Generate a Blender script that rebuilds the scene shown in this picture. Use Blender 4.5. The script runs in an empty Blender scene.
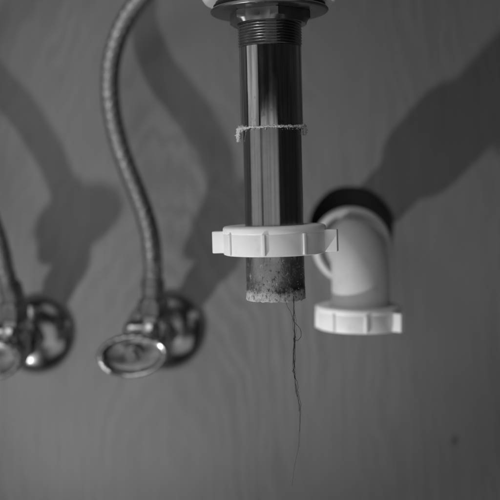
import bpy, bmesh, math, random
from mathutils import Vector, Matrix, noise

# ------------------------------------------------------------------ camera, world, lamps, exposure
scene = bpy.context.scene
col = scene.collection
PI = math.pi
F, H0 = 920.0, 190.0                       # focal length in photo pixels, eye level row
WALL = 0.71                                # distance of the back panel from the lens

cam_d = bpy.data.cameras.new('camera')
cam_d.sensor_width = 36.0
cam_d.lens = 36.0 * F / 500.0
cam_d.shift_y = -(250.0 - H0) / 500.0
cam_d.clip_start, cam_d.clip_end = 0.01, 20.0
cam_d.dof.use_dof = True
cam_d.dof.focus_distance = 0.474
cam_d.dof.aperture_fstop = 5.6
cam = bpy.data.objects.new('camera', cam_d)
cam.rotation_euler = (PI / 2, 0, 0)
col.objects.link(cam)
scene.camera = cam

world = bpy.data.worlds.new('World')
scene.world = world
world.use_nodes = True
bg = world.node_tree.nodes['Background']
bg.inputs['Color'].default_value = (1, 1, 1, 1)
bg.inputs['Strength'].default_value = 0.022


def lamp(name, kind, loc, target, energy, **kw):
    d = bpy.data.lights.new(name, kind)
    d.energy = energy
    for k, v in kw.items():
        setattr(d, k, v)
    o = bpy.data.objects.new(name, d)
    o.location = loc
    o.rotation_euler = (Vector(target) - Vector(loc)).to_track_quat('-Z', 'Y').to_euler()
    col.objects.link(o)
    return o


# work lamp standing low on the left; soft light of the room from the upper left, from the left side and through the open front
lamp('work_lamp', 'SPOT', (-0.389, 0.320, -0.529), (0.028, 0.71, 0.085), 13.0,
     spot_size=math.radians(49), spot_blend=1.0, shadow_soft_size=0.014)
lamp('room_light', 'AREA', (-0.85, -0.42, 0.85), (0.0, 0.68, -0.05), 5.5, shape='RECTANGLE', size=1.0, size_y=0.7)
lamp('side_light', 'AREA', (-0.92, 0.20, 0.05), (0.0, 0.42, 0.05), 1.9, shape='RECTANGLE', size=0.85, size_y=1.2)
lamp('floor_bounce', 'AREA', (0.55, -0.25, -0.75), (0.10, 0.68, -0.10), 0.8, shape='RECTANGLE', size=0.9, size_y=0.6)
lamp('front_light', 'AREA', (-0.25, -0.45, -0.26), (-0.25, 0.5, -0.26), 1.6, shape='RECTANGLE', size=1.2, size_y=0.75)

scene.view_settings.view_transform = 'Standard'
scene.view_settings.look = 'None'
scene.view_settings.exposure = 0.0
scene.view_settings.gamma = 1.0
scene.view_settings.use_curve_mapping = False

rng = random.Random(4)


def at(u, v, y):
    """photo pixel at distance y -> point"""
    return Vector(((u - 250.0) / F * y, y, -(v - H0) / F * y))


# ------------------------------------------------------------------ materials
def mat(name, grey, rough=0.5, metal=0.0, spec=0.5):
    m = bpy.data.materials.new(name)
    m.use_nodes = True
    b = m.node_tree.nodes['Principled BSDF']
    b.inputs['Base Color'].default_value = (grey, grey, grey, 1)
    b.inputs['Roughness'].default_value = rough
    b.inputs['Metallic'].default_value = metal
    b.inputs['Specular IOR Level'].default_value = spec
    return m, m.node_tree, b


def nd(t, kind, **kw):
    n = t.nodes.new(kind)
    for k, v in kw.items():
        if k.startswith('i_'):
            n.inputs[k[2:].replace('_', ' ')].default_value = v
        else:
            setattr(n, k, v)
    return n


def coords(t, scale=(1, 1, 1), rot=(0, 0, 0)):
    tc = nd(t, 'ShaderNodeTexCoord')
    mp = nd(t, 'ShaderNodeMapping')
    mp.inputs['Scale'].default_value = scale
    mp.inputs['Rotation'].default_value = rot
    t.links.new(tc.outputs['Object'], mp.inputs['Vector'])
    return mp.outputs['Vector']


def ntex(t, vec, scale, detail=4.0, rough=0.55, dist=0.0):
    n = nd(t, 'ShaderNodeTexNoise')
    n.inputs['Scale'].default_value = scale
    n.inputs['Detail'].default_value = detail
    n.inputs['Roughness'].default_value = rough
    n.inputs['Distortion'].default_value = dist
    t.links.new(vec, n.inputs['Vector'])
    return n.outputs['Fac']


def ramp(t, fac, stops):
    r = nd(t, 'ShaderNodeValToRGB')
    e = r.color_ramp.elements
    e[0].position, e[1].position = stops[0][0], stops[-1][0]
    e[0].color = (stops[0][1],) * 3 + (1,)
    e[1].color = (stops[-1][1],) * 3 + (1,)
    for p, c in stops[1:-1]:
        x = e.new(p)
        x.color = (c, c, c, 1)
    t.links.new(fac, r.inputs['Fac'])
    return r.outputs['Color']


def mix(t, fac, a, b, mode='MIX'):
    n = nd(t, 'ShaderNodeMix', data_type='RGBA', blend_type=mode)
    for sock, val in ((n.inputs[0], fac), (n.inputs[6], a), (n.inputs[7], b)):
        if hasattr(val, 'is_output') or isinstance(val, bpy.types.NodeSocket):
            t.links.new(val, sock)
        elif sock == n.inputs[0]:
            sock.default_value = val
        else:
            sock.default_value = (val, val, val, 1)
    return n.outputs[2]


def bump(t, b, height, strength, dist):
    n = nd(t, 'ShaderNodeBump')
    n.inputs['Strength'].default_value = strength
    n.inputs['Distance'].default_value = dist
    t.links.new(height, n.inputs['Height'])
    t.links.new(n.outputs['Normal'], b.inputs['Normal'])


def m_wood():
    m, t, b = mat('varnished_wood', 0.2, 0.5, 0, 0.35)
    v = coords(t, (1, 1, 0.10))
    warp = ntex(t, coords(t, (1, 1, 0.45)), 95.0, 4, 0.6)
    # wide cathedral figure
    w = nd(t, 'ShaderNodeTexWave', wave_type='RINGS', rings_direction='Y')
    w.inputs['Scale'].default_value = 17.0
    w.inputs['Distortion'].default_value = 12.0
    w.inputs['Detail'].default_value = 4.0
    w.inputs['Detail Scale'].default_value = 0.6
    w.inputs['Detail Roughness'].default_value = 0.62
    gm = nd(t, 'ShaderNodeMapping')
    gm.inputs['Scale'].default_value = (1, 0.0, 0.34)
    gm.inputs['Location'].default_value = (0.065, 0, 0.088)
    gt = nd(t, 'ShaderNodeTexCoord')
    t.links.new(gt.outputs['Object'], gm.inputs['Vector'])
    t.links.new(gm.outputs['Vector'], w.inputs['Vector'])
    fig = ramp(t, w.outputs['Fac'], [(0.0, 0.171), (0.45, 0.199), (0.8, 0.216), (1.0, 0.173)])
    fig = mix(t, ramp(t, ntex(t, coords(t, (1, 1, 0.4)), 13, 3), [(0.38, 0.0), (0.62, 1.0)]), 0.199, fig)
    fib = ramp(t, ntex(t, coords(t, (1, 1, 0.06)), 300, 5, 0.7), [(0.3, 0.89), (0.7, 1.09)])
    blot = ramp(t, ntex(t, coords(t, (1, 1, 0.35)), 11, 4), [(0.3, 0.95), (0.7, 1.04)])
    c = mix(t, 1.0, mix(t, 1.0, fig, fib, 'MULTIPLY'), blot, 'MULTIPLY')
    # two small knots and a pale scuff at their own places on the board
    for (u, vv, rx, rz, val) in ((454, 440, 0.010, 0.012, 0.05), (457, 470, 0.002, 0.016, 0.13), (99, 115, 0.007, 0.003, 0.30), (28, 96, 0.003, 0.010, 0.16)):
        p = at(u, vv, WALL)
        tc = nd(t, 'ShaderNodeTexCoord')
        sub = nd(t, 'ShaderNodeVectorMath', operation='SUBTRACT')
        sub.inputs[1].default_value = (p.x, WALL, p.z)
        t.links.new(tc.outputs['Object'], sub.inputs[0])
        dv = nd(t, 'ShaderNodeVectorMath', operation='DIVIDE')
        dv.inputs[1].default_value = (rx, 1, rz)
        t.links.new(sub.outputs[0], dv.inputs[0])
        ln = nd(t, 'ShaderNodeVectorMath', operation='LENGTH')
        t.links.new(dv.outputs[0], ln.inputs[0])
        ad = nd(t, 'ShaderNodeMath', operation='MULTIPLY_ADD')
        t.links.new(warp, ad.inputs[0])
        ad.inputs[1].default_value = 1.3
        t.links.new(ln.outputs['Value'], ad.inputs[2])
        k = ramp(t, ad.outputs[0], [(0.62, 0.75), (1.0, 0.0)])
        c = mix(t, k, c, val)
    t.links.new(c, b.inputs['Base Color'])
    r = ramp(t, ntex(t, v, 60, 4), [(0.3, 0.44), (0.7, 0.6)])
    t.links.new(r, b.inputs['Roughness'])
    bump(t, b, ntex(t, coords(t, (1, 1, 0.05)), 260, 4), 0.10, 0.001)
    return m


def m_pvc(name='white_plastic', k=1.0):
    m, t, b = mat(name, 0.8, 0.38, 0, 0.4)
    n = ntex(t, coords(t), 90, 6, 0.65)
    sp = ramp(t, ntex(t, coords(t, (1, 1, 0.6)), 420, 3, 0.7), [(0.27, 0.86), (0.34, 1.0)])
    c = mix(t, 1.0, ramp(t, n, [(0.28, 0.76 * k), (0.42, 0.88 * k), (0.7, 0.92 * k)]), sp, 'MULTIPLY')
    t.links.new(c, b.inputs['Base Color'])
    t.links.new(ramp(t, n, [(0.3, 0.30), (0.7, 0.5)]), b.inputs['Roughness'])
    b.inputs['Subsurface Weight'].default_value = 0.15
    b.inputs['Subsurface Radius'].default_value = (0.002, 0.002, 0.002)
    bump(t, b, ntex(t, coords(t), 500, 3), 0.05, 0.0005)
    return m


def m_chrome(name, grey, r0, r1, streak=True):
    m, t, b = mat(name, grey, r0, 1.0)
    n = ntex(t, coords(t, (1, 1, 0.05) if streak else (1, 1, 1)), 700 if streak else 120, 4, 0.65)
    sm = ntex(t, coords(t, (1, 1, 0.5)), 90, 5, 0.6)
    t.links.new(mix(t, 0.5, ramp(t, n, [(0.35, r0), (0.75, r1)]), ramp(t, sm, [(0.4, r0), (0.8, r1)])), b.inputs['Roughness'])
    glint_streaks = ramp(t, ntex(t, coords(t, (1, 1, 0.035)), 420, 3, 0.6), [(0.36, 0.55), (0.6, 1.12)]) if streak else 1.0  # lengthwise streaks in the colour imitate a broken-up reflection on the tube
    spots = ramp(t, ntex(t, coords(t, (1, 1, 0.7)), 330, 3, 0.6, 0.3), [(0.30, 0.72), (0.36, 1.0)])
    cc = mix(t, 1.0, ramp(t, sm, [(0.35, grey * 0.82), (0.65, grey)]), glint_streaks, 'MULTIPLY')
    t.links.new(mix(t, 1.0, cc, spots, 'MULTIPLY'), b.inputs['Base Color'])
    if streak:
        bump(t, b, n, 0.03, 0.0003)
    return m


def m_worn_tube():
    """bare metal tube: brushed lengthwise, spotted and limed towards its cut end (z = 0)"""
    m, t, b = mat('worn_brass', 0.42, 0.28, 1.0)
    tc = nd(t, 'ShaderNodeTexCoord')
    sx = nd(t, 'ShaderNodeSeparateXYZ')
    t.links.new(tc.outputs['Object'], sx.inputs[0])
    big = ntex(t, coords(t), 160, 5, 0.65)
    fine = ntex(t, coords(t, (1, 1, 0.8)), 620, 4, 0.7)
    brush = ntex(t, coords(t, (1, 1, 0.012)), 900, 3, 0.6)
    # height plus noise -> how corroded
    h = nd(t, 'ShaderNodeMath', operation='MULTIPLY_ADD')
    t.links.new(big, h.inputs[0])
    h.inputs[1].default_value = 0.012
    t.links.new(sx.outputs['Z'], h.inputs[2])
    h2 = nd(t, 'ShaderNodeMath', operation='MULTIPLY_ADD')
    t.links.new(fine, h2.inputs[0])
    h2.inputs[1].default_value = 0.008
    t.links.new(h.outputs[0], h2.inputs[2])
    lo = nd(t, 'ShaderNodeMapRange')
    lo.inputs['From Min'].default_value = 0.0138
    lo.inputs['From Max'].default_value = 0.0162
    lo.inputs['To Min'].default_value = 1.0
    lo.inputs['To Max'].default_value = 0.0
    t.links.new(h2.outputs[0], lo.inputs['Value'])
    lime = lo.outputs['Result']
    ti = nd(t, 'ShaderNodeMapRange')
    ti.inputs['From Min'].default_value = 0.020
    ti.inputs['From Max'].default_value = 0.042
    ti.inputs['To Min'].default_value = 1.0
    ti.inputs['To Max'].default_value = 0.0
    t.links.new(h2.outputs[0], ti.inputs['Value'])
    spots = ramp(t, fine, [(0.36, 1.0), (0.44, 0.0)])
    tar = nd(t, 'ShaderNodeMath', operation='MULTIPLY')
    t.links.new(ti.outputs['Result'], tar.inputs[0])
    t.links.new(spots, tar.inputs[1])
    white = ramp(t, ntex(t, coords(t, (1, 1, 0.7)), 480, 3, 0.7, 0.4), [(0.62, 0.0), (0.68, 1.0)])
    wh = nd(t, 'ShaderNodeMath', operation='MULTIPLY')
    t.links.new(ti.outputs['Result'], wh.inputs[0])
    t.links.new(white, wh.inputs[1])
    metal_c = mix(t, 1.0, ramp(t, brush, [(0.3, 0.21), (0.7, 0.36)]), ramp(t, big, [(0.3, 0.85), (0.7, 1.0)]), 'MULTIPLY')
    dull = mix(t, ti.outputs['Result'], metal_c, 0.30)
    c = mix(t, tar.outputs[0], dull, 0.035)
    c = mix(t, wh.outputs[0], c, 0.45)
    gr = nd(t, 'ShaderNodeMapRange')
    gr.inputs['From Min'].default_value = 0.0160
    gr.inputs['From Max'].default_value = 0.0245
    gr.inputs['To Min'].default_value = 1.0
    gr.inputs['To Max'].default_value = 0.0
    t.links.new(h2.outputs[0], gr.inputs['Value'])
    gm_ = nd(t, 'ShaderNodeMath', operation='MULTIPLY')
    t.links.new(gr.outputs['Result'], gm_.inputs[0])
    t.links.new(ramp(t, ntex(t, coords(t, (1, 1, 0.6)), 110, 4, 0.6), [(0.42, 0.0), (0.56, 1.0)]), gm_.inputs[1])
    c = mix(t, gm_.outputs[0], c, 0.05)
    limec = ramp(t, fine, [(0.34, 0.06), (0.44, 0.36), (0.7, 0.62)])
    c = mix(t, lime, c, limec)
    t.links.new(c, b.inputs['Base Color'])
    mx = nd(t, 'ShaderNodeMath', operation='MAXIMUM')
    t.links.new(lime, mx.inputs[0])
    t.links.new(tar.outputs[0], mx.inputs[1])
    mx2 = nd(t, 'ShaderNodeMath', operation='MAXIMUM')
    t.links.new(mx.outputs[0], mx2.inputs[0])
    t.links.new(wh.outputs[0], mx2.inputs[1])
    inv = nd(t, 'ShaderNodeMath', operation='SUBTRACT')
    inv.inputs[0].default_value = 1.0
    t.links.new(mx2.outputs[0], inv.inputs[1])
    t.links.new(inv.outputs[0], b.inputs['Metallic'])
    rr = mix(t, ti.outputs['Result'], ramp(t, brush, [(0.3, 0.13), (0.7, 0.24)]), 0.48)
    t.links.new(mix(t, mx2.outputs[0], rr, 0.9), b.inputs['Roughness'])
    bh = nd(t, 'ShaderNodeMath', operation='MULTIPLY')
    t.links.new(fine, bh.inputs[0])
    t.links.new(ti.outputs['Result'], bh.inputs[1])
    bump(t, b, bh.outputs[0], 0.5, 0.0008)
    return m


M = {
    'wood': m_wood(),
    'pvc': m_pvc(),
    'old_pvc': m_pvc('dull_white_plastic', 0.72),
    'chrome': m_chrome('chrome', 0.46, 0.05, 0.16),
    'valve_chrome': m_chrome('valve_chrome', 0.38, 0.12, 0.30, False),
    'dark_chrome': m_chrome('tarnished_brass', 0.24, 0.26, 0.5, False),
    'tube': m_worn_tube(),
    'rubber': mat('black_rubber', 0.012, 0.65)[0],
    'dark': mat('wall_cavity_dark', 0.10, 0.9)[0],
    'porcelain': mat('white_porcelain', 0.8, 0.15)[0],
    'hair': mat('dark_hair', 0.045, 0.4)[0],
}


def m_crust():
    m, t, b = mat('crusty_sealant', 0.5, 0.85)
    t.links.new(ramp(t, ntex(t, coords(t), 900, 4, 0.7), [(0.3, 0.16), (0.45, 0.55), (0.75, 0.75)]), b.inputs['Base Color'])
    return m


def m_braid():
    m, t, b = mat('steel_braid', 0.4, 0.24, 1.0)
    t.links.new(ramp(t, ntex(t, coords(t), 500, 3), [(0.3, 0.21), (0.7, 0.36)]), b.inputs['Base Color'])
    return m


M['crust'] = m_crust()
M['braid'] = m_braid()


# ------------------------------------------------------------------ mesh helpers
def link(name, bm, m, parent=None, smooth=True, angle=35):
    me = bpy.data.meshes.new(name)
    bmesh.ops.recalc_face_normals(bm, faces=bm.faces)
    bm.to_mesh(me)
    bm.free()
    return link_mesh(name, me, m, parent, smooth, angle)


def link_mesh(name, me, m, parent=None, smooth=True, angle=35):
    if m and not me.materials:
        me.materials.append(m)
    if smooth:
        me.shade_smooth()
        me.set_sharp_from_angle(angle=math.radians(angle))
    o = bpy.data.objects.new(name, me)
    col.objects.link(o)
    o.parent = parent
    return o


def empty(name, loc, label, cat, group=None):
    o = bpy.data.objects.new(name, None)
    o.empty_display_size = 0.01
    o.location = loc
    col.objects.link(o)
    return tag(o, label, cat, group)


def tag(o, label, cat, group=None):
    o['label'] = label
    o['category'] = cat
    if group:
        o['group'] = group
    return o


def lathe(profile, seg=96, closed=True, rfun=None):
    """closed profile [(r, z)] turned round z; rfun(theta, r, z) may change r"""
    bm = bmesh.new()
    rings = []
    for (r, z) in profile:
        ring = []
        for k in range(seg):
            a = 2 * PI * k / seg
            q = rfun(a, r, z) if rfun else r
            ring.append(bm.verts.new((q * math.cos(a), q * math.sin(a), z)))
        rings.append(ring)
    n = len(rings)
    for i in range(n if closed else n - 1):
        A, B = rings[i], rings[(i + 1) % n]
        for k in range(seg):
            bm.faces.new((A[k], A[(k + 1) % seg], B[(k + 1) % seg], B[k]))
    return bm


def cap_lathe(profile, seg=64, ell=(1, 1)):
    """solid turned shape: profile starts and ends at r = 0"""
    bm = bmesh.new()
    rings = []
    for (r, z) in profile:
        if r < 1e-7:
            rings.append([bm.verts.new((0, 0, z))])
        else:
            rings.append([bm.verts.new((r * ell[0] * math.cos(2 * PI * k / seg), r * ell[1] * math.sin(2 * PI * k / seg), z)) for k in range(seg)])
    for A, B in zip(rings[:-1], rings[1:]):
        for k in range(seg):
            j = (k + 1) % seg
            if len(A) == 1 and len(B) == 1:
                continue
            if len(A) == 1:
                bm.faces.new((A[0], B[j], B[k]))
            elif len(B) == 1:
                bm.faces.new((A[k], A[j], B[0]))
            else:
                bm.faces.new((A[k], A[j], B[j], B[k]))
    return bm


def catmull(pts, n):
    pts = [Vector(p) for p in pts]
    P = [pts[0] * 2 - pts[1]] + pts + [pts[-1] * 2 - pts[-2]]
    out = []
    for i in range(1, len(P) - 2):
        for k in range(n):
            t = k / n
            a, b, c, d = P[i - 1], P[i], P[i + 1], P[i + 2]
            out.append(0.5 * ((2 * b) + (c - a) * t + (2 * a - 5 * b + 4 * c - d) * t * t + (3 * b - a - 3 * c + d) * t ** 3))
    out.append(pts[-1])
    return out


def resample(path, step):
    out = [path[0].copy()]
    acc = 0.0
    for a, b in zip(path[:-1], path[1:]):
        L = (b - a).length
        if L < 1e-9:
            continue
        s = step - acc
        while s <= L:
            out.append(a + (b - a) * (s / L))
            s += step
        acc = (acc + L) % step
    return out


def sweep(path, rad, seg, bm=None, caps=True):
    """tube along path; rad(i, s, theta) gives the radius"""
    bm = bm or bmesh.new()
    T = [(path[min(i + 1, len(path) - 1)] - path[max(i - 1, 0)]).normalized() for i in range(len(path))]
    ref = Vector((0, 0, 1)) if abs(T[0].z) < 0.9 else Vector((1, 0, 0))
    nrm = (ref - T[0] * ref.dot(T[0])).normalized()
    rings, s = [], 0.0
    for i, p in enumerate(path):
        if i:
            s += (p - path[i - 1]).length
            nrm = (nrm - T[i] * nrm.dot(T[i])).normalized()
        bn = T[i].cross(nrm)
        rings.append([bm.verts.new(p + (nrm * math.cos(2 * PI * k / seg) + bn * math.sin(2 * PI * k / seg)) * rad(i, s, 2 * PI * k / seg)) for k in range(seg)])
    for A, B in zip(rings[:-1], rings[1:]):
        for k in range(seg):
            j = (k + 1) % seg
            bm.faces.new((A[k], A[j], B[j], B[k]))
    if caps:
        bm.faces.new(rings[0][::-1])
        bm.faces.new(rings[-1])
    return bm


def hexr(R, turn=0.0):
    def f(a):
        d = ((a + turn) % (PI / 3)) - PI / 6
        return R * math.cos(PI / 6) / math.cos(d)
    return f


# ------------------------------------------------------------------ back panel with the drain hole
hole_c = at(352, 229, WALL)
HOLE_R = 0.0335


def make_panel():
    bm = bmesh.new()
    n = 96
    x0, x1, z0, z1 = -1.1, 1.1, -0.75, 0.75
    inner, outer = [], []
    for k in range(n):
        a = 2 * PI * (k + 0.5) / n
        c, s = math.cos(a), math.sin(a)
        wob = 1 + 0.012 * math.sin(3 * a + 1) + 0.008 * math.sin(7 * a)
        inner.append((hole_c.x + HOLE_R * wob * c, hole_c.z + HOLE_R * wob * s))
        tx = ((x1 if c > 0 else x0) - hole_c.x) / c
        tz = ((z1 if s > 0 else z0) - hole_c.z) / s
        tt = min(tx, tz)
        outer.append((hole_c.x + tt * c, hole_c.z + tt * s))
    fr = WALL
    bk = WALL + 0.012
    vi = [bm.verts.new((p[0], fr, p[1])) for p in inner]
    vo = [bm.verts.new((p[0], fr, p[1])) for p in outer]
    wi = [bm.verts.new((p[0], bk, p[1])) for p in inner]
    wo = [bm.verts.new((p[0], bk, p[1])) for p in outer]
    for k in range(n):
        j = (k + 1) % n
        bm.faces.new((vi[k], vi[j], vo[j], vo[k]))
        bm.faces.new((wi[k], wo[k], wo[j], wi[j]))
        bm.faces.new((vi[k], wi[k], wi[j], vi[j]))
        bm.faces.new((vo[k], vo[j], wo[j], wo[k]))
    o = link('wall', bm, M['wood'], None, False)
    o['kind'] = 'structure'
    cav = cap_lathe([(0, 0.0305), (0.060, 0.0305), (0.060, 0.0), (0.0585, 0.0), (0.0585, 0.029), (0, 0.029)], 48)
    c = link('wall_cavity', cav, M['dark'], o)
    c.rotation_euler = (-PI / 2, 0, 0)
    c.location = (hole_c.x, bk + 0.001, hole_c.z)
    return o


make_panel()

# ------------------------------------------------------------------ slip nut (ring with five wide lugs)
NUT_IN = 0.0166


def nut_ring(bore):
    return lathe([(bore, 0.0006), (bore + 0.0006, 0), (0.0262, 0), (0.0270, 0.0003), (0.0273, 0.0010), (0.0273, 0.0108), (0.0271, 0.0113), (0.0274, 0.0118),
                  (0.0274, 0.0138), (0.0271, 0.0146), (0.0264, 0.0151), (0.0250, 0.0153), (bore + 0.0016, 0.0153), (bore, 0.0146)], 128)


def block_mesh(name, w, d, h, bev):
    bm = bmesh.new()
    bmesh.ops.create_cube(bm, size=1.0)
    for v in bm.verts:
        v.co = Vector((v.co.x * w, v.co.y * d, v.co.z * h))
    bmesh.ops.bevel(bm, geom=list(bm.edges), offset=bev, segments=3, affect='EDGES', profile=0.5)
    bmesh.ops.recalc_face_normals(bm, faces=bm.faces)
    me = bpy.data.meshes.new(name)
    bm.to_mesh(me)
    bm.free()
    me.materials.append(M['pvc'])
    me.shade_smooth()
    me.set_sharp_from_angle(angle=math.radians(50))
    return me


LUG = block_mesh('lug', 0.0050, 0.0100, 0.0117, 0.0005)
RIB = block_mesh('rib', 0.0020, 0.0040, 0.0110, 0.00055)


def add_lugs(parent, az0):
    """two broad lugs opposite each other and three slim ribs on each half"""
    for k in range(8):
        a = math.radians(az0 + 45 * k)            # 0 = towards the lens, + to the right
        big = k % 4 == 0
        o = bpy.data.objects.new('lug' if big else 'rib', LUG if big else RIB)
        col.objects.link(o)
        o.parent = parent
        r = 0.0288 if big else 0.0265
        o.location = (math.sin(a) * r, -math.cos(a) * r, 0.00655 if big else 0.0061)
        o.rotation_euler = (0, 0, a)


# ------------------------------------------------------------------ drain elbow in the wall
def make_elbow():
    root = empty('drain_elbow', (0.0722, WALL, -0.0395), 'white plastic drain elbow coming out of the round wall hole and turning down', 'pipe elbow')
    yl = -0.110
    br = 0.025
    path = [Vector((0.004, 0.07, 0.004)), Vector((0.001, 0.02, 0.001)), Vector((0, 0.0, 0))]
    n = 8
    for i in range(1, n + 1):
        path.append(Vector((0, (yl + br) * i / n, 0)))
    for i in range(1, 17):
        a = PI / 2 * i / 16
        path.append(Vector((0, yl + br - br * math.sin(a), -br * (1 - math.cos(a)))))
    for i in range(1, 5):
        path.append(Vector((0, yl, -br - 0.022 * i / 4)))
    bm = sweep(path, lambda i, s, t: 0.0188, 72)
    link('elbow_tube', bm, M['old_pvc'], root, angle=60)
    hub = lathe([(0.0186, 0.0), (0.0262, 0.0), (0.0272, 0.001), (0.0275, 0.004), (0.0275, 0.0160), (0.0272, 0.0176), (0.0262, 0.0188), (0.0248, 0.0192), (0.0240, 0.0188), (0.0236, 0.0178), (0.0232, 0.0080), (0.0186, 0.0078)], 96)
    h = link('socket_collar', hub, M['old_pvc'], root)
    h.rotation_euler = (PI / 2, 0, 0)
    h.location = (0, -0.044, 0)
    nut = link('slip_nut', nut_ring(0.0189), M['pvc'], root)
    nut.location = (-0.0012, yl, -0.0900 - root.location.z)
    add_lugs(nut, 48)
    return root


make_elbow()

# ------------------------------------------------------------------ shut-off valves
HANDLE_N = 144


def handle_mesh():
    """oval handle, axis z pointing out to the user; dished face with a raised rim and a screw boss"""
    prof = [(0.0, -0.010), (0.18, -0.010), (0.22, -0.007), (0.42, -0.0055), (0.80, -0.0046), (0.90, -0.0034), (0.97, -0.0014), (1.0, 0.0008), (0.995, 0.0024), (0.97, 0.0038), (0.93, 0.0047), (0.88, 0.0050),
            (0.83, 0.0046), (0.79, 0.0036), (0.765, 0.0022), (0.745, 0.0010), (0.72, 0.0004), (0.60, 0.0001), (0.36, 0.0), (0.345, 0.0005), (0.31, 0.0010), (0.22, 0.0012), (0.0, 0.0012)]
    bm = bmesh.new()
    rings = []
    for (r, z) in prof:
        if r == 0:
            rings.append([bm.verts.new((0, 0, z))])
            continue
        ring = []
        for k in range(HANDLE_N):
            a = 2 * PI * k / HANDLE_N
            fl = 1 - (0.03 * (0.5 + 0.5 * math.cos(24 * a)) if 0.9 < r else 0)
            w = max(0.0, min(1.0, (r - 0.3) / 0.4))
            ax = 0.0262 * w + 0.0165 * (1 - w)
            az = 0.0158 * w + 0.0160 * (1 - w)
            ring.append(bm.verts.new((ax * r * fl * math.cos(a), az * r * fl * math.sin(a), z)))
        rings.append(ring)
    for A, B in zip(rings[:-1], rings[1:]):
        for k in range(HANDLE_N):
            j = (k + 1) % HANDLE_N
            if len(A) == 1:
                bm.faces.new((A[0], B[j], B[k]))
            elif len(B) == 1:
                bm.faces.new((A[k], A[j], B[0]))
            else:
                bm.faces.new((A[k], A[j], B[j], B[k]))
    return bm


def make_valve(base, label):
    root = empty('shutoff_valve', base, label, 'valve', 'chrome shut-off valves on the wooden panel')
    es = cap_lathe([(0, 0.0), (0.0295, 0.0), (0.0298, 0.0008), (0.0292, 0.0020), (0.0275, 0.0042), (0.0245, 0.0068), (0.0205, 0.0090), (0.0160, 0.0105), (0.0120, 0.0113), (0.0098, 0.0118), (0.0092, 0.0130), (0.0, 0.0132)], 72)
    e = link('escutcheon', es, M['valve_chrome'], root, angle=50)
    e.rotation_euler = (PI / 2, 0, 0)
    e.location = (0, -0.0006, 0)
    # supply tube and compression nut
    stub = cap_lathe([(0, 0.010), (0.0078, 0.010), (0.0078, 0.030), (0, 0.030)], 40)
    s = link('supply_tube', stub, M['valve_chrome'], root)
    s.rotation_euler = (PI / 2, 0, 0)
    hx = hexr(0.0122)
    cn = lathe([(0.006, 0.0), (0.0102, 0.0), (0.0122, 0.0012), (0.0122, 0.0105), (0.0104, 0.0118), (0.006, 0.0118)], 72,
               rfun=lambda a, r, z: r if r < 0.0103 else min(hx(a), r))
    c = link('compression_nut', cn, M['valve_chrome'], root, angle=25)
    c.rotation_euler = (PI / 2, 0, 0)
    c.location = (-0.001, -0.024, 0.0005)
    # body: upright barrel with a rounded boss to the left
    bx = Vector((-0.0045, -0.049, 0.002))
    body = cap_lathe([(0, -0.017), (0.0060, -0.0165), (0.0095, -0.0145), (0.0112, -0.011), (0.0114, 0.0), (0.0110, 0.008), (0.0095, 0.0105), (0.0088, 0.0135), (0.0088, 0.018), (0, 0.018)], 56)
    b = link('valve_body', body, M['valve_chrome'], root, angle=50)
    b.location = bx
    arm = cap_lathe([(0, 0.0), (0.0085, 0.0), (0.0085, 0.013), (0.0080, 0.0165), (0.0062, 0.0195), (0.0034, 0.0212), (0, 0.0217)], 48)
    a = link('side_boss', arm, M['valve_chrome'], b, angle=50)
    a.rotation_euler = (0, -PI / 2, 0)
    a.location = (0, 0, 0.006)
    inlet = cap_lathe([(0, 0.0), (0.0088, 0.0), (0.0088, 0.018), (0, 0.018)], 40)
    i2 = link('inlet_neck', inlet, M['valve_chrome'], b)
    i2.rotation_euler = (-PI / 2, 0, 0)
    # outlet nut of the hose
    hx2 = hexr(0.0118, 0.2)
    on = lathe([(0.005, 0.0), (0.0100, 0.0), (0.0118, 0.001), (0.0118, 0.0105), (0.0100, 0.0118), (0.005, 0.0118)], 72,
               rfun=lambda q, r, z: r if r < 0.0101 else min(hx2(q), r))
    o2 = link('outlet_nut', on, M['dark_chrome'], root, angle=25)
    o2.location = bx + Vector((0, 0, 0.0165))
    # stem and oval handle, turned a little to the left and down
    hc = Vector((-0.0158, -0.0720, -0.0050))
    d = (hc - (bx + Vector((0, 0, -0.003)))).normalized()
    q = d.to_track_quat('Z', 'X')
    st = cap_lathe([(0, 0.0), (0.0086, 0.0), (0.0086, 0.014), (0.0076, 0.0155), (0.0046, 0.016), (0.0046, 0.030), (0, 0.030)], 40)
    sm = link('stem', st, M['valve_chrome'], root, angle=40)
    sm.rotation_mode = 'QUATERNION'
    sm.rotation_quaternion = q
    sm.location = bx + Vector((0, 0, -0.003))
    h = link('oval_handle', handle_mesh(), M['valve_chrome'], root, angle=38)
    zax = Vector((-0.10, -0.95, -0.17)).normalized()
    xax = Vector((1.0, 0.0, 0.16))
    xax = (xax - zax * xax.dot(zax)).normalized()
    yax = zax.cross(xax)
    h.matrix_local = Matrix((
        (xax.x, yax.x, zax.x, hc.x), (xax.y, yax.y, zax.y, hc.y), (xax.z, yax.z, zax.z, hc.z), (0, 0, 0, 1)))
    return root


V2 = at(166, 331, WALL)
V1 = at(36, 335, WALL)
make_valve(V2, 'chrome shut-off valve with oval handle nearest the hanging drain pipe, seen whole')
make_valve(V1, 'chrome shut-off valve at the left edge, its oval handle cut by the frame')


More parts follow.
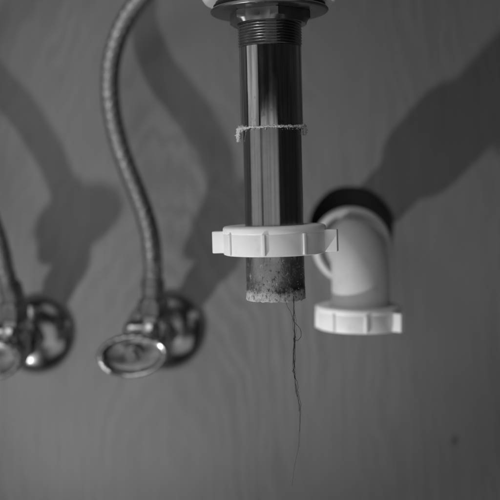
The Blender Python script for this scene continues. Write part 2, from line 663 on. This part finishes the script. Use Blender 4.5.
# ------------------------------------------------------------------ braided hoses
def make_hose(pts, label, valve):
    path = catmull(pts, 24)
    path = resample(path, 0.0005)
    base = path[0].copy()
    root = empty('braided_hose', base, label, 'hose', 'braided supply hoses')
    loc = [p - base for p in path]
    core = sweep(loc, lambda i, s, t: 0.0060, 32)
    link('rubber_core', core, M['rubber'], root, angle=80)
    # woven steel ribbons wound both ways over the core
    NB, lay, R, wd, ht = 12, 0.046, 0.0064, 0.00125, 0.00034
    step = [loc[i] for i in range(0, len(loc), 2)]
    T = [(step[min(i + 1, len(step) - 1)] - step[max(i - 1, 0)]).normalized() for i in range(len(step))]
    nrm = (Vector((1, 0, 0)) - T[0] * T[0].x).normalized()
    fr, sl, acc = [], [], 0.0
    for i, p in enumerate(step):
        if i:
            acc += (p - step[i - 1]).length
            nrm = (nrm - T[i] * nrm.dot(T[i])).normalized()
        fr.append((nrm.copy(), T[i].cross(nrm)))
        sl.append(acc)
    verts, faces = [], []
    for sg in (1, -1):
        for b in range(NB):
            base_i = len(verts)
            for i, p in enumerate(step):
                ph = sg * 2 * PI * sl[i] / lay + 2 * PI * (b + 0.13 * math.sin(b * 2.3)) / NB
                n_, b_ = fr[i]
                rd = n_ * math.cos(ph) + b_ * math.sin(ph)
                tg = (T[i] * (lay / (2 * PI * R)) + sg * (-n_ * math.sin(ph) + b_ * math.cos(ph))).normalized()
                sd = tg.cross(rd)
                over = 0.00030 * sg * math.sin(NB * 2 * PI * sl[i] / lay + b * PI)
                c = p + rd * (R + over)
                for q in range(6):
                    al = PI / 3 * q
                    verts.append(c + sd * (wd * math.cos(al)) + rd * (ht * math.sin(al)))
            for i in range(len(step) - 1):
                o0 = base_i + i * 6
                for q in range(6):
                    q2 = (q + 1) % 6
                    faces.append((o0 + q, o0 + q2, o0 + 6 + q2, o0 + 6 + q))
    me = bpy.data.meshes.new('steel_braid')
    me.from_pydata([tuple(v) for v in verts], [], faces)
    br = link_mesh('steel_braid', me, M['braid'], root, angle=70)
    br['kind'] = 'stuff'
    fer = resample([Vector(p) for p in loc[:36]], 0.0005)
    fb = sweep(fer, lambda i, s, t: 0.0080 + (0.0006 if 3 < i < 8 or 22 < i < 27 else 0) - (0.0010 if i == 0 or i >= len(fer) - 1 else 0), 40)
    link('crimp_ferrule', fb, M['dark_chrome'], root, angle=45)
    return root


b2 = V2 + Vector((-0.0045, -0.049, 0.0285))
hose2 = [b2, b2 + Vector((-0.0003, 0, 0.008))] + [at(u, v, WALL - d) for (u, v, d) in
        ((153, 265, .050), (151, 240, .047), (145, 215, .044), (136, 190, .041), (126, 165, .038), (118, 140, .034), (112, 112, .031), (110, 85, .028),
         (112, 60, .027), (119, 35, .027), (131, 12, .028), (149, -10, .032), (172, -32, .038), (196, -56, .046), (214, -84, .054))]
make_hose(hose2, 'steel braided hose curving up from the valve nearest the drain pipe', None)
b1 = V1 + Vector((-0.0045, -0.049, 0.0285))
hose1 = [b1, b1 + Vector((-0.0008, 0, 0.008))] + [at(u, v, WALL - d) for (u, v, d) in
        ((5, 272, .048), (0, 248, .046), (-9, 220, .043), (-21, 190, .040), (-36, 160, .036), (-51, 130, .033), (-62, 100, .030), (-58, 70, .029), (-54, 40, .028), (-42, 10, .029), (-22, -20, .032), (4, -50, .038), (34, -84, .05))]
make_hose(hose1, 'braided hose at the left edge of the picture, only its lower end in view', None)

# ------------------------------------------------------------------ sink underside
DEP = 0.49
S = DEP / F                                 # metres per photo pixel at the drain
TILT = -0.0232
drain_base = at(276.0, 299, DEP)
top_dir = Vector((math.sin(TILT), 0, math.cos(TILT)))


def zpx(v):
    return (299 - v) * S


sink_z = zpx(9)
sink_pos = drain_base + top_dir * sink_z
prof = [(0.022, 0.0006), (0.0325, 0.0), (0.0345, 0.0006), (0.0357, 0.0022), (0.0362, 0.0050), (0.0366, 0.012), (0.0385, 0.020), (0.046, 0.027), (0.064, 0.034), (0.090, 0.044), (0.118, 0.062), (0.140, 0.090), (0.152, 0.125), (0.157, 0.165),
        (0.150, 0.165), (0.145, 0.126), (0.133, 0.094), (0.112, 0.069), (0.086, 0.052), (0.060, 0.043), (0.022, 0.036)]
sink = link('sink_bowl', lathe(prof, 128), M['porcelain'], None, angle=60)
sink.location = sink_pos
tag(sink, 'white porcelain sink underside above the black rubber gasket at the top edge', 'sink')

# ------------------------------------------------------------------ hanging drain pipe
drain = empty('sink_drain', drain_base, 'chrome sink drain pipe hanging down from the sink with a limed cut end', 'drain pipe')
drain.rotation_euler = (0, TILT, 0)

# lower bare tube, open at the bottom
Rl = 0.0156
zs = [0.0]
while zs[-1] < zpx(128.5):
    zs.append(zs[-1] + 0.0011)


def tube_r(a, r, z):
    if r < Rl - 0.0005:
        return r
    c = max(0.0, 1 - z / 0.009)
    p = Vector((math.cos(a) * 6, math.sin(a) * 6, z * 420))
    return r + c * 0.00030 * noise.noise(p) + c * 0.00022 * noise.noise(p * 2.7) + (0.00018 if z < 0.0065 else 0) * (0.6 + noise.noise(p * 0.6))


prof = [(Rl - 0.0012, 0.0004), (Rl - 0.0003, 0.0)] + [(Rl, z + 0.0003) for z in zs] + [(Rl - 0.0012, zs[-1])]
bm = lathe(prof, 160, rfun=tube_r)
for v in bm.verts:                          # ragged lower edge
    if v.co.z < 0.0012:
        a = math.atan2(v.co.y, v.co.x)
        v.co.z += 0.0006 * noise.noise(Vector((math.cos(a) * 9, math.sin(a) * 9, 3.3)))
lower = link('lower_tube', bm, M['tube'], drain, angle=60)

# crumbs of lime and dirt stuck on the lower end
bm = bmesh.new()
for i in range(90):
    a = rng.uniform(0, 2 * PI)
    z = abs(rng.gauss(0, 0.007))
    if i > 80:
        z = rng.uniform(0.010, 0.024)
    if z > 0.0235:
        continue
    r = rng.uniform(0.00008, 0.00024) * (1.3 if z < 0.006 else 0.9)
    mt = Matrix.Translation(((Rl + 0.0001) * math.cos(a), (Rl + 0.0001) * math.sin(a), z + 0.0006)) @ Matrix.Rotation(rng.uniform(0, 6), 4, 'Z') @ Matrix.Diagonal((r, r * rng.uniform(.6, 1.4), r * rng.uniform(.6, 1.2), 1))
    bmesh.ops.create_icosphere(bm, subdivisions=1, radius=1.0, matrix=mt)
cr = link('lime_crumbs', bm, M['crust'], lower)
cr['kind'] = 'stuff'

# polished upper tube
Ru = 0.0166
za, zb = zpx(128), zpx(47.5)
bm = lathe([(Rl - 0.0004, za), (Ru - 0.0004, za), (Ru, za + 0.0004), (Ru, za + 0.010), (Ru, za + 0.022), (Ru, zb - 0.0005), (Ru - 0.0004, zb), (Ru - 0.0012, zb), (Ru - 0.0012, za + 0.001)], 160)
upper = link('upper_tube', bm, M['chrome'], drain, angle=18)

# thread: helical ridge
z0, z1, pt = zb - 0.0008, zpx(14), 0.00150
seg = 96
bm = bmesh.new()
prev = None
sub = 6
turns = (z1 - z0) / pt
prof_h = [0.0, 0.35, 0.95, 1.0, 0.35, 0.0]
rows = int(turns * sub)
rings = []
for i in range(rows + 1):
    ring = []
    for k in range(seg):
        ph = (i / sub + k / seg) % 1.0
        hgt = max(0.0, 1 - abs(ph - 0.5) * 2) ** 0.8
        a = 2 * PI * k / seg
        fade = min(1.0, i / 5.0)
        r = Ru - 0.0006 + fade * 0.00105 * hgt * (1 + 0.12 * noise.noise(Vector((math.cos(a) * 5, math.sin(a) * 5, i * 0.5))))
        ring.append(bm.verts.new((r * math.cos(a), r * math.sin(a), z0 + i * pt / sub)))
    rings.append(ring)
for A, B in zip(rings[:-1], rings[1:]):
    for k in range(seg):
        j = (k + 1) % seg
        bm.faces.new((A[k], A[j], B[j], B[k]))
link('thread', bm, M['dark_chrome'], drain, angle=80)

# lock nut
hn = hexr(0.0226, 0.35)
zn0, zn1 = zpx(25.5), zpx(13.5)
bm = lathe([(0.0165, zn0 + 0.0004), (0.0192, zn0), (0.0197, zn0 + 0.0002), (0.0228, zn0 + 0.0022), (0.0228, zn1 - 0.0004), (0.0220, zn1), (0.0165, zn1)], 144,
           rfun=lambda a, r, z: r if r < 0.0198 else min(hn(a), r))
link('lock_nut', bm, M['dark_chrome'], drain, angle=22)

# washer and gasket
zw0, zw1 = zpx(13.4), zpx(9.6)
bm = lathe([(0.017, zw0), (0.0303, zw0), (0.0310, zw0 + 0.0003), (0.0314, zw0 + 0.0009), (0.0314, zw1 - 0.0007), (0.0309, zw1), (0.017, zw1)], 128)
link('flange_washer', bm, M['dark_chrome'], drain, angle=40)
zg1 = sink_z + 0.0001
bm = lathe([(0.017, zw1 + 0.00005), (0.0288, zw1 + 0.00005), (0.0296, zw1 + 0.0006), (0.0298, zw1 + 0.0020), (0.0285, zw1 + 0.0030), (0.017, zw1 + 0.0030)], 96)
gk = link('rubber_gasket', bm, M['rubber'], drain, angle=50)
sink.location = drain_base + top_dir * (zw1 + 0.0029)

# torn rim of old sealant at the step
bm = bmesh.new()
zr = za
n = 260
ringpath = []


def blob(p, r, bm=bm):
    mt = Matrix.Translation(p) @ Matrix.Rotation(rng.uniform(0, 6), 4, Vector((rng.random(), rng.random(), 1)).normalized()) @ Matrix.Diagonal((r, r * rng.uniform(.6, 1.3), r * rng.uniform(.5, 1.1), 1))
    bmesh.ops.create_icosphere(bm, subdivisions=1, radius=1.0, matrix=mt)


def crust_tube(path, r0, amp, seed, taper=0.0):
    m = len(path)
    sweep(path, lambda i, s_, t: r0 * (1 - taper * i / m) * max(0.25, 1 + amp * noise.noise(Vector((math.cos(t) * 1.6 + seed, math.sin(t) * 1.6, i * 0.33))) + 0.9 * amp * noise.noise(Vector((math.cos(t) * 4 + seed, math.sin(t) * 4, i * 0.8)))), 16, bm)


ring = []
for k in range(n * 2 + 1):
    a = PI * k / n
    nz = noise.noise(Vector((math.cos(a) * 7, math.sin(a) * 7, 1.7)))
    n3 = noise.noise(Vector((math.cos(a) * 24, math.sin(a) * 24, 4.7)))
    q = Ru - 0.0001 + 0.00025 * n3
    ring.append(Vector((q * math.cos(a), q * math.sin(a), zr - 0.0001 + 0.00045 * nz + 0.0003 * n3)))
crust_tube(ring, 0.00042, 1.3, 2.0)
for (ux, drop, wide, r0) in ((-1, 0.0070, 0.0019, 0.00115), (1, 0.0043, 0.0012, 0.0010)):      # curls hanging off both sides
    for q in range(3):
        pp = []
        for k in range(46):
            t = k / 45
            ph = q * 2.1
            x = ux * (Ru - 0.0004 + wide * math.sin(min(1.0, t * 2.2 + 0.15) * PI / 2) * (0.75 + 0.25 * math.cos(3 * t + ph)))
            y = -0.0095 * (1 - t) ** 1.5 * (1 - 0.25 * q) - 0.0005 + 0.0009 * math.sin(4 * t + ph)
            if t < 0.45:                     # lies on the tube first
                w = 1 - t / 0.45
                xs = ux * math.sqrt(max(1e-9, (Ru + 0.0003) ** 2 - min(abs(y), Ru) ** 2))
                x = x * (1 - w) + xs * w
            z = zr + 0.0001 - drop * (0.72 + 0.14 * q) * max(0.0, t - 0.30) ** 1.1 / 0.675 + 0.0007 * noise.noise(Vector((t * 5, q * 7.0, ux)))
            pp.append(Vector((x, y, z)))
        crust_tube(pp, r0 * (0.55 + 0.12 * q), 1.5, q * 3.3 + ux, 0.2)
for k in range(70):                          # loose crumbs along the rim
    a = rng.uniform(PI, 2 * PI)
    blob(Vector(((Ru + 0.0002) * math.cos(a), (Ru + 0.0002) * math.sin(a), zr - rng.random() ** 2 * 0.0020)), rng.uniform(.00012, .00036))
ts = link('torn_sealant_rim', bm, M['crust'], drain, smooth=True, angle=180)
ts['label'] = 'ragged pale rim of torn sealant round the pipe'

# ------------------------------------------------------------------ loose slip nut round the pipe
nut_pos = drain_base + top_dir * zpx(253.5)
nut = empty('slip_nut', nut_pos, 'white plastic slip nut with square lugs sitting loose on the hanging metal pipe', 'pipe nut')
nut.rotation_euler = (0.0, TILT - 0.006, 0)
link('ring', nut_ring(NUT_IN), M['pvc'], nut)
add_lugs(nut, -103)

# ------------------------------------------------------------------ hair hanging out of the pipe
hb = at(294, 301, 0.4765)
hair = empty('hair_strand', hb, 'thin dark strand of tangled hair dangling from the cut pipe end', 'hair')


def strand(name, pts, r0, r1, seed, wob=0.00025):
    r = random.Random(seed)
    P = [at(u, v, 0.4765 + (dd if len(q) > 2 else 0)) - hb for q in pts for (u, v, dd) in [(q[0], q[1], q[2] if len(q) > 2 else 0)]]
    path = catmull(P, 10)
    path = [p + Vector((noise.noise(Vector((seed * 3.1, 0, i * 0.22))), noise.noise(Vector((seed * 1.7, 5, i * 0.22))), 0)) * wob for i, p in enumerate(path)]
    m = len(path)
    bm = sweep(path, lambda i, s, t: r0 + (r1 - r0) * i / m, 6)
    return link(name, bm, M['hair'], hair, angle=180)


main = [(293.5, 296), (293.6, 310), (294, 322), (294.5, 338), (294, 354), (293.8, 370), (295, 380), (296.5, 391), (299.5, 406), (300, 418), (299.2, 432), (298.6, 446), (296.5, 457), (294.6, 466), (293.6, 474), (292.2, 486)]
strand('hair', main, 0.00014, 0.00005, 1, 0.0003)
for q in range(5):
    off = [(u + rng.uniform(-1.1, 1.1) * (0.4 + 0.6 * (k % 3)), v + rng.uniform(-1, 1)) for k, (u, v) in enumerate(main)]
    a0 = rng.randrange(0, 3)
    strand('hair', off[a0:rng.randrange(7, 15)], 0.00008, 0.00004, 20 + q, 0.0007)
strand('hair', [(285, 298), (287.5, 306), (291, 314), (294, 325), (295.5, 340), (293.5, 356), (293, 368), (296, 384), (298, 398), (299, 410)], 0.00011, 0.00006, 2, 0.0005)
strand('hair', [(294, 322), (297.5, 325.5), (300.5, 330), (301, 336), (298, 340), (294.6, 340.5), (294, 344)], 0.00016, 0.00013, 3, 0.0001)
strand('hair', [(294.5, 328), (295.2, 350), (294.2, 368), (296, 378), (297.5, 388), (299, 395), (300.6, 407), (299, 411)], 0.00015, 0.00009, 4, 0.0006)
strand('hair', [(294, 338), (293.8, 352), (294.6, 366), (292.8, 371), (295.6, 374)], 0.00019, 0.00013, 5, 0.0005)
bm = bmesh.new()
for (u, v, r) in ((294, 371, .00042), (296.6, 390, .00036), (299.8, 409, .00048), (298.7, 446, .00028), (294.6, 466, .00034), (292.1, 485, .00028), (297.2, 340.4, .0004), (294.4, 345, .0004)):
    blob(at(u, v, 0.4765) - hb, r * 0.62, bm)
    blob(at(u + 0.5, v + 0.8, 0.4765) - hb, r * 0.4, bm)
link('dirt_crumbs', bm, M['dark'], hair)
